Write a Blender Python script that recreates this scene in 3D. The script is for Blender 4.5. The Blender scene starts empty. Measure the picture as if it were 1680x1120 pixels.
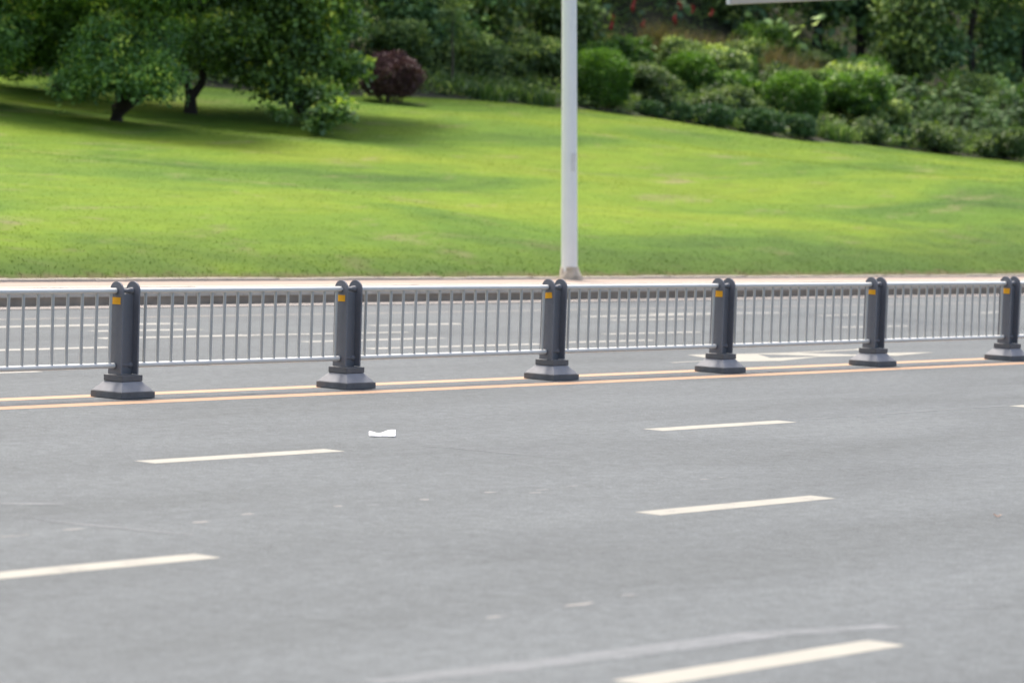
import bpy, math, random
import numpy as np
from mathutils import Vector, Matrix
sc = bpy.context.scene
C = sc.collection
# ------------------------------------------------------------ camera
cam = bpy.data.cameras.new("camera")
cam_o = bpy.data.objects.new("camera", cam); C.objects.link(cam_o)
R2 = (0.645692, -0.762779, 0.035353); U2 = (0.018062, 0.061541, 0.997941); B2 = (-0.763384, -0.643724, 0.053514)
CAM = Vector((0.0, -21.766, 2.222))
m = Matrix((R2, U2, B2)).transposed().to_4x4(); m.translation = CAM
cam_o.matrix_world = m
cam.sensor_width = 36.0; cam.lens = 5325.0/1680*36
cam.clip_start = 0.5; cam.clip_end = 5000
cam.dof.use_dof = True; cam.dof.focus_distance = 29.5; cam.dof.aperture_fstop = 2.1
sc.camera = cam_o
# ------------------------------------------------------------ sky, sun, exposure
SUN_EL = math.radians(66)
fx, fy = 0.763, 0.644
a = math.radians(32)                    # the sun stands behind the trees, to the left
sx, sy = fx*math.cos(a)-fy*math.sin(a), fx*math.sin(a)+fy*math.cos(a)
to_sun = Vector((sx*math.cos(SUN_EL), sy*math.cos(SUN_EL), math.sin(SUN_EL))).normalized()
w = bpy.data.worlds.new("World"); sc.world = w; w.use_nodes = True
nt = w.node_tree; bg = nt.nodes['Background']
sky = nt.nodes.new('ShaderNodeTexSky'); sky.sky_type = 'NISHITA'; sky.sun_disc = False
sky.sun_elevation = SUN_EL; sky.sun_rotation = math.atan2(to_sun.x, to_sun.y)
sky.dust_density = 6.0; sky.air_density = 1.0; sky.ozone_density = 0.8
nt.links.new(sky.outputs[0], bg.inputs[0]); bg.inputs[1].default_value = 0.15
sl = bpy.data.lights.new("sun", 'SUN'); sl.energy = 2.0; sl.angle = math.radians(16); sl.color = (1.0, 0.94, 0.85)
so = bpy.data.objects.new("sun", sl); C.objects.link(so)
so.rotation_euler = to_sun.to_track_quat('Z', 'Y').to_euler(); so.location = (30, 0, 40)
sc.view_settings.view_transform = 'Standard'; sc.view_settings.look = 'None'
sc.view_settings.exposure = 1.2; sc.view_settings.gamma = 1.0

rnd = random.Random(7)
rng = np.random.default_rng(11)
# ------------------------------------------------------------ helpers
def tag(o, label=None, cat=None, group=None, kind=None):
    if label: o['label'] = label
    if cat: o['category'] = cat
    if group: o['group'] = group
    if kind: o['kind'] = kind
    return o
def empty(name, loc, rz=0.0):
    o = bpy.data.objects.new(name, None); C.objects.link(o); o.location = loc; o.rotation_euler = (0, 0, rz)
    o.empty_display_size = 0.3
    return o
def link_mesh(name, me, parent=None, loc=None):
    o = bpy.data.objects.new(name, me); C.objects.link(o)
    if parent: o.parent = parent
    if loc: o.location = loc
    return o
def np_mesh(name, V, F, mat, tone=None, smooth=False):
    V = np.asarray(V, np.float32); F = np.asarray(F, np.int32)
    me = bpy.data.meshes.new(name); n, k = F.shape
    me.vertices.add(len(V)); me.vertices.foreach_set('co', V.ravel())
    me.loops.add(n*k); me.loops.foreach_set('vertex_index', F.ravel())
    me.polygons.add(n); me.polygons.foreach_set('loop_start', np.arange(n, dtype=np.int32)*k)
    if smooth: me.polygons.foreach_set('use_smooth', np.ones(n, bool))
    if tone is not None:
        at = me.attributes.new('tone', 'FLOAT', 'POINT'); at.data.foreach_set('value', np.asarray(tone, np.float32))
    me.materials.append(mat); me.update(); me.validate()
    return me
class MB:
    def __init__(s): s.v = []; s.f = []; s.sm = []
    def add(s, vs, fs, smooth=False):
        b = len(s.v); s.v += [tuple(v) for v in vs]; s.f += [tuple(i+b for i in f) for f in fs]; s.sm += [smooth]*len(fs)
    def box(s, x0, x1, y0, y1, z0, z1, tx=0, ty=0):
        s.add([(x0, y0, z0), (x1, y0, z0), (x1, y1, z0), (x0, y1, z0), (x0+tx, y0+ty, z1), (x1-tx, y0+ty, z1), (x1-tx, y1-ty, z1), (x0+tx, y1-ty, z1)],
              [(0, 3, 2, 1), (4, 5, 6, 7), (0, 1, 5, 4), (1, 2, 6, 5), (2, 3, 7, 6), (3, 0, 4, 7)])
    def tube(s, pts, rad, n=12, cap=True):
        pts = [Vector(p) for p in pts]; rad = rad if isinstance(rad, (list, tuple)) else [rad]*len(pts)
        vs = []; fs = []
        for i, p in enumerate(pts):
            d = (pts[min(i+1, len(pts)-1)]-pts[max(i-1, 0)]).normalized()
            u = d.cross(Vector((0, 0, 1)) if abs(d.z) < .9 else Vector((1, 0, 0))).normalized(); v = d.cross(u)
            for k in range(n):
                t = 2*math.pi*k/n; vs.append(p+(u*math.cos(t)+v*math.sin(t))*rad[i])
        for i in range(len(pts)-1):
            for k in range(n):
                fs.append((i*n+k, i*n+(k+1) % n, (i+1)*n+(k+1) % n, (i+1)*n+k))
        s.add(vs, fs, True)
        if cap:
            s.add(vs[:n], [tuple(range(n))]); s.add(vs[-n:], [tuple(reversed(range(n)))])
    def mesh(s, name, mat, bevel=0):
        me = bpy.data.meshes.new(name); me.from_pydata(s.v, [], s.f); me.polygons.foreach_set('use_smooth', s.sm); me.materials.append(mat); me.update()
        return me
    def build(s, name, mat, parent=None, loc=None, bevel=0):
        o = link_mesh(name, s.mesh(name, mat), parent, loc)
        if bevel:
            b = o.modifiers.new('bevel', 'BEVEL'); b.width = bevel; b.segments = 2; b.limit_method = 'ANGLE'; b.angle_limit = math.radians(40)
        return o
# ------------------------------------------------------------ materials
class N:
    def __init__(s, name):
        s.m = bpy.data.materials.new(name); s.m.use_nodes = True; s.t = s.m.node_tree; s.b = s.t.nodes['Principled BSDF']
        s.out = s.t.nodes['Material Output']
    def new(s, t, **k):
        n = s.t.nodes.new(t)
        for a_, v in k.items(): setattr(n, a_, v)
        return n
    def lk(s, a_, b_): s.t.links.new(a_, b_)
    def coord(s, scale=(1, 1, 1), out='Object'):
        tc = s.new('ShaderNodeTexCoord'); mp = s.new('ShaderNodeMapping'); mp.inputs['Scale'].default_value = scale
        s.lk(tc.outputs[out], mp.inputs[0]); return mp.outputs[0]
    def noise(s, co, scale, detail=4, rough=.6, dist=0):
        n = s.new('ShaderNodeTexNoise'); n.inputs['Scale'].default_value = scale; n.inputs['Detail'].default_value = detail
        n.inputs['Roughness'].default_value = rough; n.inputs['Distortion'].default_value = dist
        s.lk(co, n.inputs['Vector']); return n.outputs['Fac']
    def ramp(s, fac, stops, interp='LINEAR'):
        r = s.new('ShaderNodeValToRGB'); e = r.color_ramp.elements; r.color_ramp.interpolation = interp
        while len(e) < len(stops): e.new(.5)
        for el, (p, c) in zip(e, stops):
            el.position = p; el.color = (*c, 1) if not isinstance(c, (int, float)) else (c, c, c, 1)
        s.lk(fac, r.inputs[0]); return r.outputs[0]
    def mix(s, fac, a_, b_, mode='MIX'):
        n = s.new('ShaderNodeMix', data_type='RGBA', blend_type=mode)
        for i, v in ((0, fac), (6, a_), (7, b_)):
            if isinstance(v, (int, float)): n.inputs[i].default_value = v
            elif isinstance(v, tuple): n.inputs[i].default_value = (*v, 1)
            else: s.lk(v, n.inputs[i])
        return n.outputs[2]
    def bump(s, h, strength=.3, dist=.01):
        b = s.new('ShaderNodeBump'); b.inputs['Strength'].default_value = strength; b.inputs['Distance'].default_value = dist
        s.lk(h, b.inputs['Height']); s.lk(b.outputs[0], s.b.inputs['Normal'])
    def col(s, c):
        if isinstance(c, tuple): s.b.inputs['Base Color'].default_value = (*c, 1)
        else: s.lk(c, s.b.inputs['Base Color'])
        return s
    def set(s, **k):
        for a_, v in k.items(): s.b.inputs[a_.replace('_', ' ')].default_value = v
        return s
def asphalt_nodes(s, c):
    co = s.coord()
    fine = s.noise(co, 62, 3, .8); mid = s.noise(co, 22, 4, .7); spk = s.noise(co, 7, 6, .95)
    big = s.noise(s.coord((.16, .7, 1)), 1.0, 5, .6, .3); blot = s.noise(s.coord((.5, 1.1, 1)), .45, 4, .55, .6)
    k = s.mix(1.0, c, s.ramp(fine, [(.3, .42), (.5, 1.0), (.72, 1.65)]), 'MULTIPLY')
    k = s.mix(.75, k, s.ramp(mid, [(.3, .88), (.7, 1.12)]), 'MULTIPLY')
    k = s.mix(1.0, k, s.ramp(big, [(.30, (.85, .85, .84)), (.52, 1.0), (.72, (1.11, 1.11, 1.10))]), 'MULTIPLY')
    k = s.mix(1.0, k, s.ramp(spk, [(.37, .72), (.5, 1.0), (.63, 1.30)]), 'MULTIPLY')
    k = s.mix(1.0, k, s.ramp(blot, [(.3, .88), (.5, 1.0), (.7, 1.07)]), 'MULTIPLY')
    return k, fine
def mat_asphalt(name, c):
    s = N(name); k, fine = asphalt_nodes(s, c)
    s.col(k); s.set(Roughness=.8); s.b.inputs['Specular IOR Level'].default_value = .35
    s.bump(fine, .55, .006); return s.m
def mat_paint(name, c, wear, under):
    s = N(name); co = s.coord(); f = s.noise(co, 55, 5, .75)
    pat = s.noise(co, 3.2, 4, .65)
    mm = s.new('ShaderNodeMath', operation='ADD'); s.lk(f, mm.inputs[0]); s.lk(pat, mm.inputs[1])
    mask = s.ramp(mm.outputs[0], [(wear, 0.0), (wear+.11, 1.0)])
    # ramp input runs 0..1; halve the sum first
    h = s.new('ShaderNodeMath', operation='MULTIPLY'); h.inputs[1].default_value = .5; s.lk(mm.outputs[0], h.inputs[0])
    s.lk(h.outputs[0], mask.node.inputs[0])
    cc = s.mix(.6, c, s.ramp(pat, [(.3, .88), (.7, 1.08)]), 'MULTIPLY')
    s.col(s.mix(mask, asphalt_nodes(s, ASPH)[0], cc)); s.set(Roughness=.7); s.bump(f, .3, .003); return s.m
def mat_simple(name, c, rough=.6, metal=0.0, var=.12, vs=6, bump=0, bs=60, spec=None):
    s = N(name); co = s.coord(); n = s.noise(co, vs, 5, .65)
    s.col(s.mix(1.0, c, s.ramp(n, [(.25, 1-var), (.75, 1+var)]), 'MULTIPLY')); s.set(Roughness=rough, Metallic=metal)
    if bump: s.bump(s.noise(co, bs, 4), bump, .005)
    if spec is not None: s.b.inputs['Specular IOR Level'].default_value = spec
    return s.m
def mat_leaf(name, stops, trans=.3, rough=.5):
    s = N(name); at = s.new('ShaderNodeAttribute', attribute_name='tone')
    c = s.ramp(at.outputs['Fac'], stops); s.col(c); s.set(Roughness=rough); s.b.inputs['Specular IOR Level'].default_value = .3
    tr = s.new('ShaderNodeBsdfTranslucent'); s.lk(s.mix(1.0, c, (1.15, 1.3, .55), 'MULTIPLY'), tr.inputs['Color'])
    mx = s.new('ShaderNodeMixShader'); mx.inputs[0].default_value = trans
    s.lk(s.b.outputs[0], mx.inputs[1]); s.lk(tr.outputs[0], mx.inputs[2]); s.lk(mx.outputs[0], s.out.inputs[0]); return s.m
ASPH = (.0775, .087, .0905)
UND = (.172, .178, .180)
M = {}
M['asphalt'] = mat_asphalt('asphalt', ASPH)
M['white'] = mat_paint('worn_white_paint', (.245, .238, .20), .34, UND)
M['white_far'] = mat_paint('worn_white_paint_old', (.235, .23, .205), .35, UND)
M['faint'] = mat_paint('faded_paint', (.17, .155, .135), .40, UND)
M['faint2'] = mat_paint('nearly_gone_paint', (.19, .185, .17), .44, ASPH)
M['yellow'] = mat_paint('worn_orange_paint', (.34, .215, .128), .30, UND)
M['seam'] = mat_paint('dark_seam', (.08, .08, .085), .50, UND)
M['post'] = mat_simple('dark_grey_post_paint', (.142, .145, .155), .5, var=.10, vs=9)
M['base'] = mat_simple('grey_rubber_base', (.105, .107, .108), .7, var=.2, vs=14, bump=.15)
M['dusty'] = mat_simple('dusty_grey_base_slope', (.20, .205, .215), .7, var=.12, vs=11, bump=.1)
M['rail'] = mat_simple('silver_painted_steel', (.62, .62, .58), .4, .05, var=.07, vs=5)
M['picket'] = mat_simple('silver_painted_picket', (.42, .42, .385), .5, .0, var=.07, vs=5)
M['sticker'] = mat_simple('orange_reflector', (.85, .40, .01), .4, var=.04)
M['pole'] = mat_simple('white_pole_paint', (.82, .815, .76), .35, var=.04, vs=2)
M['poledirt'] = mat_simple('grey_scuff', (.70, .68, .63), .6)
M['concrete'] = mat_simple('pale_concrete', (.46, .40, .31), .85, var=.3, vs=9, bump=.5, bs=20)
M['kerb'] = mat_simple('beige_granite_kerb', (.44, .40, .34), .8, var=.18, vs=4, bump=.2)
M['kerbdark'] = mat_simple('stained_granite_kerb', (.27, .225, .175), .85, var=.25, vs=4, bump=.2)
M['gutter'] = mat_simple('pale_gutter_slab', (.215, .195, .175), .8, var=.12, vs=5, bump=.2)
M['sidewalk'] = mat_simple('pink_beige_paving', (.25, .195, .155), .8, var=.12, vs=3, bump=.2)
M['sign'] = mat_simple('beige_sign_frame', (.40, .36, .33), .5, .0, var=.06)
M['signcap'] = mat_simple('light_sign_end', (.6, .6, .58), .5, .0, var=.04)
M['paper'] = mat_simple('white_paper', (.82, .82, .84), .7, var=.02)
M['bark'] = mat_simple('dark_bark', (.030, .024, .019), .9, var=.45, vs=14, bump=.8, bs=25)
M['barkpale'] = mat_simple('grey_brown_bark', (.075, .062, .045), .9, var=.4, vs=14, bump=.8, bs=25)
M['soil'] = mat_simple('brown_soil', (.032, .034, .016), .95, var=.4, vs=1.5, bump=.7, bs=6)
M['red'] = mat_simple('red_cloth', (.30, .03, .02), .8, var=.15)
M['scuff'] = mat_paint('tyre_scuff', (.122, .130, .136), .47, UND)
M['tree'] = mat_leaf('glossy_green_leaves', [(0, (0.096, 0.161, 0.068)), (.55, (0.193, 0.324, 0.091)), (.85, (0.412, 0.573, 0.114)), (1, (0.773, 0.803, 0.144))], .25, .42)
M['treeA'] = mat_leaf('mid_green_leaves', [(0, (0.087, 0.170, 0.063)), (.55, (0.185, 0.333, 0.090)), (.85, (0.369, 0.567, 0.110)), (1, (0.634, 0.737, 0.139))], .28, .45)
M['forest'] = mat_leaf('dark_forest_leaves', [(0, (0.086, 0.162, 0.085)), (.5, (0.187, 0.320, 0.132)), (.85, (0.377, 0.549, 0.194)), (1, (0.694, 0.866, 0.263))], .22, .5)
M['forestB'] = mat_leaf('olive_forest_leaves', [(0, (0.067, 0.115, 0.050)), (.5, (0.169, 0.255, 0.085)), (.85, (0.337, 0.446, 0.123)), (1, (0.561, 0.651, 0.176))], .25, .5)
M['clip'] = mat_leaf('clipped_shrub_leaves', [(0, (0.036, 0.083, 0.024)), (.5, (0.075, 0.166, 0.031)), (.8, (0.149, 0.282, 0.037)), (1, (0.248, 0.415, 0.052))], .28, .45)
M['low'] = mat_leaf('blue_green_shrub_leaves', [(0, (0.038, 0.086, 0.044)), (.6, (0.085, 0.162, 0.070)), (1, (0.189, 0.291, 0.100))], .2, .45)
M['pale'] = mat_leaf('soft_green_leaves', [(0, (0.045, 0.077, 0.037)), (.5, (0.095, 0.153, 0.060)), (1, (0.215, 0.282, 0.093))], .3, .5)
M['purple'] = mat_leaf('purple_leaves', [(0, (0.050, 0.024, 0.032)), (.6, (0.111, 0.054, 0.065)), (1, (0.234, 0.135, 0.116))], .12, .5)
M['palm'] = mat_leaf('palmate_leaves', [(0, (0.037, 0.078, 0.032)), (.5, (0.080, 0.152, 0.045)), (.85, (0.133, 0.222, 0.064)), (1, (0.227, 0.301, 0.116))], .22, .65)
M['dry'] = mat_leaf('dry_grass', [(0, (.05, .06, .022)), (.35, (.09, .09, .035)), (.65, (.155, .115, .06)), (1, (.29, .22, .13))], .3, .7)
M['strap'] = mat_leaf('strap_leaves', [(0, (0.040, 0.086, 0.028)), (.6, (0.092, 0.172, 0.042)), (1, (0.264, 0.331, 0.125))], .3, .4)
# ------------------------------------------------------------ terrain
def edgeY(X):
    X = np.asarray(X, float)
    return np.where(X < 54, 41-(X-54)*.10, np.maximum(41-(X-54)*8/38., 24.0))
def terr(X, Y):
    X = np.asarray(X, float); Y = np.asarray(Y, float)
    d = np.maximum(0, Y-15.05)
    h = .27+.62*(1-np.exp(-d/1.7))+.118*np.minimum(d, 60)+.42*np.exp(-((X-67)/11)**2)*np.minimum(d, 30)/24
    e = np.maximum(0, Y-edgeY(X))
    h = h+.16*np.minimum(e, 30)+.45*np.clip(e-13, 0, 45)
    q = np.clip(d/4, 0, 1)
    h = h-.052*np.clip(X-83.5, 0, 18)*np.clip(d, 0, 20)/20
    st = np.clip((Y-16.5)/4.5, 0, 1); h = h+.34*np.clip((X-60)/14, 0, 1)*st*st*(3-2*st)*np.clip((40-Y)/16, 0, 1)
    h = h+q*(.05*np.sin(X*.45+Y*.35)+.06*np.sin(X*.21-Y*.4+1.3)+.02*np.sin(X*.9+Y*.6))
    return h
def tz(x, y): return float(terr(x, y))
def grid(name, X, rows, mat, smooth=True):
    nx = len(X); V = []
    for r in rows:
        Y = r; V.append(np.stack([X, Y, terr(X, Y)], 1))
    V = np.concatenate(V); ny = len(rows)
    i = np.arange(nx-1)[None, :]+nx*np.arange(ny-1)[:, None]; i = i.ravel()
    F = np.stack([i, i+1, i+nx+1, i+nx], 1)
    return link_mesh(name, np_mesh(name, V, F, mat, smooth=smooth))
def lawn_colour(s):
    big = s.noise(s.coord((.30, .85, 1)), .33, 5, .6, .6); mid = s.noise(s.coord((.8, 1.7, 1)), 1.1, 5, .7); dry = s.noise(s.coord((.5, 1.3, 1)), .8, 5, .7, .4)
    c = s.ramp(big, [(.28, (.048, .094, .017)), (.42, (.078, .140, .018)), (.55, (.114, .176, .017)), (.75, (.146, .190, .019))])
    c = s.mix(s.ramp(dry, [(.56, 0.0), (.70, .65)]), c, (.185, .165, .085))
    # darker green mixed in along the foot of the slope, wider towards the right, and the worn earthy rim
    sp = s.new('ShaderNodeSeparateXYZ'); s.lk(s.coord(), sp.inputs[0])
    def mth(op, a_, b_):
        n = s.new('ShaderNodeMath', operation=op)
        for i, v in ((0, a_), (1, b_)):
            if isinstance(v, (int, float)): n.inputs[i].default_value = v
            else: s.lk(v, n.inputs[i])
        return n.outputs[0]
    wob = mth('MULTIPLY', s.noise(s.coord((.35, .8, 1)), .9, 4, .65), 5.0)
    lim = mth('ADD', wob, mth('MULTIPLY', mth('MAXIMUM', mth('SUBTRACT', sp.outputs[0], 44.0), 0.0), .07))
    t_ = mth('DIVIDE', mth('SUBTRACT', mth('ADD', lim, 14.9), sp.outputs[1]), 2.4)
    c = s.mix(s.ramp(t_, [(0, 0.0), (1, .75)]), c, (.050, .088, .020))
    rim = mth('DIVIDE', mth('SUBTRACT', mth('ADD', mth('MULTIPLY', s.noise(s.coord((1, 1, 1)), 2.5, 4, .7), .55), 15.05), sp.outputs[1]), .2)
    c = s.mix(s.ramp(rim, [(0, 0.0), (1, .8)]), c, (.11, .088, .05))
    return s.mix(1.0, c, s.ramp(mid, [(.25, .78), (.5, 1.0), (.75, 1.18)]), 'MULTIPLY')
def mat_lawn():
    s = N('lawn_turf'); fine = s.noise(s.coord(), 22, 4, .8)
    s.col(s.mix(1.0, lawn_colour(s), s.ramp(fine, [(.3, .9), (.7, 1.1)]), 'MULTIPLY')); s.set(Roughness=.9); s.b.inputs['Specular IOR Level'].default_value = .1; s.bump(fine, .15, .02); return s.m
def mat_blades():
    s = N('grass_blades'); at = s.new('ShaderNodeAttribute', attribute_name='tone')
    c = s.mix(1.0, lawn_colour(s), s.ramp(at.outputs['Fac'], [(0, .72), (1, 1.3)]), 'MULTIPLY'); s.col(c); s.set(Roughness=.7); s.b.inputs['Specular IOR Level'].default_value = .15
    tr = s.new('ShaderNodeBsdfTranslucent'); s.lk(c, tr.inputs['Color']); mx = s.new('ShaderNodeMixShader'); mx.inputs[0].default_value = .6
    s.lk(s.b.outputs[0], mx.inputs[1]); s.lk(tr.outputs[0], mx.inputs[2]); s.lk(mx.outputs[0], s.out.inputs[0]); return s.m
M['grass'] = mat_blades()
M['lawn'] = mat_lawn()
X = np.concatenate([np.linspace(-160, 20, 50, endpoint=False), np.linspace(20, 110, 200, endpoint=False), np.linspace(110, 260, 50)])
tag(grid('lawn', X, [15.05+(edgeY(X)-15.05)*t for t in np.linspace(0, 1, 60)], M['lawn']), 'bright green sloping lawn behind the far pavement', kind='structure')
tag(grid('hillside', X, [edgeY(X)+e for e in np.concatenate([np.linspace(0, 14, 20), np.linspace(16, 110, 24)])], M['soil']), 'dark wooded hillside rising behind the lawn', kind='structure')
def sheet(name, x0, x1, y0, y1, z, mat, label):
    b = MB(); b.add([(x0, y0, z), (x1, y0, z), (x1, y1, z), (x0, y1, z)], [(0, 1, 2, 3)])
    return tag(b.build(name, mat), label, kind='structure')
M['ground'] = mat_simple('dry_ground', (.07, .08, .035), .95, var=.3, vs=.5)
sheet('ground', -2500, 2500, -2500, 2500, -.35, M['ground'], 'open ground stretching to the horizon')
b = MB(); b.box(-300, 500, -34, 12.55, -.34, 0); tag(b.build('road', M['asphalt']), 'wide grey asphalt road with several lanes', kind='structure')
b = MB()
x = -60.0
while x < 160:
    b.box(x, x+.985, 12.553, 13.097, -.3, .012); x += .993
tag(b.build('gutter', M['gutter']), 'pale slab strip along the foot of the far kerb', kind='structure')
# kerb with a recessed stained lower course, single stones with open joints
b = MB(); b.box(-300, 500, 13.125, 13.4, -.3, .135); tag(b.build('kerb_foot', M['kerbdark']), 'dark stained lower course of the far kerb', kind='structure')
b = MB(); x = -60.0
while x < 160:
    j = rnd.uniform(-.004, .004); b.box(x, x+.99, 13.10+j, 13.36, .137, .272+j, 0, .006); x += 1.0
tag(b.build('kerb', M['kerb']), 'beige granite kerb stones of the far pavement', kind='structure')
b = MB(); b.box(-300, 500, 13.365, 14.88, -.3, .262); tag(b.build('pavement', M['sidewalk']), 'narrow pink beige pavement beside the lawn', kind='structure')
b = MB(); x = -60.0
while x < 160:
    b.box(x, x+.79, 14.885+rnd.uniform(0, .012), 15.06, -.3, .30+rnd.uniform(-.006, .01)); x += .8
tag(b.build('edging', M['kerb']), 'low stone edging between pavement and lawn', kind='structure')
# ------------------------------------------------------------ road markings (painted, part of the road)
def strip(name, pts, width, z, mat, label, jitter=0.0):
    """a painted band along pts (X, Y), width across Y"""
    V = []; F = []
    P = []
    for (x0, y0), (x1, y1) in zip(pts[:-1], pts[1:]):
        n = max(2, int(abs(x1-x0)/.12)) if jitter else 2
        for i in range(n):
            t = i/(n-1) if n > 1 else 0; P.append((x0+(x1-x0)*t, y0+(y1-y0)*t))
    for i, (px, py) in enumerate(P):
        w = width(i/(len(P)-1)) if callable(width) else width
        V += [(px, py-w/2-rnd.uniform(0, jitter), z), (px, py+w/2+rnd.uniform(0, jitter), z)]
        if i: F.append((2*i-2, 2*i, 2*i+1, 2*i-1))
    bb = MB(); bb.add(V, F); return tag(bb.build(name, mat), label, kind='structure')
W0 = .215
for i in range(-4, 10):
    for x0, y, nm in ((16.198, -4.674, 'lane line nearest the barrier'), (10.711, -8.882, 'middle lane line'), (11.085, -13.159, 'lane line nearest the camera')):
        if 3 < x0+6*i < 75: strip('lane_dash', [(x0+6*i, y), (x0+6*i+2, y)], W0, .0015, M['white'], 'white painted dash of the '+nm, .004)
strip('barrier_line', [(-60, .255), (140, .255)], .24, .0015, M['yellow'], 'pale orange line on the far side of the barrier')
strip('barrier_line', [(-60, -.475), (140, -.475)], .25, .0015, M['yellow'], 'pale orange line on the near side of the barrier')
strip('barrier_line', [(-60, 10.68), (140, 10.68)], .16, .0015, M['faint'], 'faded line near the far kerb')
strip('road_seam', [(-10, -.13), (90, -.13)], .12, .0015, M['seam'], 'dark crack running between the two orange lines', .03)
strip('road_seam', [(-10, -.235), (90, -.235)], .05, .0015, M['seam'], 'thin dark crack beside the near orange line', .02)
segs = [((26.0, 9.3), (30.0, 9.34), .22), ((27.5, 8.26), (29.3, 8.2), .17), ((26.5, 7.06), (28.99, 7.02), .2), ((28.99, 7.02), (31.86, 6.92), .13), ((23.2, 5.7), (25.46, 5.72), .18),
        ((28.68, 5.75), (31.32, 5.82), .16), ((28.46, 4.5), (31.65, 4.45), .17), ((32.1, 4.58), (34.1, 4.54), .15), ((32.56, 8.22), (34.43, 8.21), .18), ((34.58, 5.74), (36.63, 5.68), .15),
        ((38.33, 9.11), (41.58, 9.17), .2), ((40.36, 9.42), (43.52, 9.13), .18), ((37.91, 8.31), (39.73, 8.22), .16), ((30.33, 1.34), (31.0, 1.37), .05), ((17.9, 2.88), (21.9, 2.94), .15), ((24.2, 3.06), (28.0, 3.12), .14),
        ((43.3, 8.29), (44.71, 8.35), .16), ((40.33, 5.85), (42.14, 5.79), .16), ((47.88, 8.1), (48.89, 8.3), .14)]
for p0, p1, wd in segs: strip('road_marking', [p0, p1], wd*1.2, .0015, M['white_far'], 'thin worn white marking on the far carriageway', .01)
ARR = [[(31.83, 2.25), (32.99, 2.1), (32.95, 2.0), (32.47, 1.46), (33.43, 1.37), (32.07, 1.02), (31.39, 1.15), (31.56, 1.76)],
       [(33.0, 2.1), (33.8, 2.08), (35.36, 2.2), (35.73, 2.34), (35.34, 2.08), (33.86, 2.0), (32.96, 2.0)],
       [(32.96, 1.995), (33.84, 1.98), (34.32, 1.49), (35.2, 1.54), (36.05, 1.39), (34.73, 1.11), (34.02, 1.29), (33.44, 1.37), (33.44, 1.54)]]
b = MB()
for P in ARR: b.add([(x, y, .0015) for x, y in P], [tuple(reversed(range(len(P))))])
tag(b.build('turn_arrow', M['white']), 'large white painted turn arrow just beyond the barrier', kind='structure')
b = MB()
for (x, y), wd in zip([(12.41, -7.59), (12.93, -7.53), (13.85, -7.66), (14.41, -7.5), (15.26, -7.48), (16.07, -7.5), (16.84, -7.42), (17.1, -7.61), (18.98, -7.64), (19.22, -7.63), (15.5, -7.55), (17.3, -7.5), (17.7, -7.45), (12.2, -11.45), (12.9, -11.4), (13.4, -11.33)],
                      (.2, .14, .12, .09, .07, .07, .12, .1, .08, .08, .1, .12, .08, .16, .2, .15)):
    V = []
    for k in range(9):
        t = 2*math.pi*k/9; V.append((x+wd*.75*math.cos(t)*rnd.uniform(.6, 1), y+.035*math.sin(t)*rnd.uniform(.5, 1), .0015))
    b.add(V, [tuple(range(9))])
tag(b.build('paint_remains', M['faint2']), 'scattered flecks left of an old lane line', kind='structure')
def scuff(pts, w, lab): strip('tyre_scuff', pts, w, .0016, M['scuff'], lab, .01)
scuff([(24.5, -4.59), (26.5, -4.57), (28.2, -4.52)], .03, 'thin pale trace continuing the lane line')
scuff([(28.79, -2.59), (28.84, -3.3), (28.87, -4.04)], .03, 'thin pale trace crossing the lane')
scuff([(10.2, -12.45), (11.65, -12.59), (12.81, -12.62), (13.6, -12.85)], lambda t: .12+.08*math.sin(3*t), 'broad pale rubbed band above the nearest dash')
for P, wd in (([(19.15, -4.64), (19.34, -6.05)], .05), ([(13.5, -6.22), (13.8, -6.5)], .18), ([(13.08, -7.03), (13.33, -8.14)], .06), ([(14.4, -12.6), (14.75, -12.8)], .1)):
    (x0, y0), (x1, y1) = P; b = MB(); n = 14; V = []; F = []
    for i in range(n+1):
        t = i/n; ww = wd*.5*math.sin(math.pi*min(max(t, .04), .96))**.5
        cx = x0+(x1-x0)*t; cy = y0+(y1-y0)*t; V += [(cx-ww, cy, .0016), (cx+ww, cy, .0016)]
        if i: F.append((2*i-2, 2*i-1, 2*i+1, 2*i))
    b.add(V, F); tag(b.build('tyre_scuff', M['scuff']), 'pale curved tyre scuff across the lane', kind='structure')
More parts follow.
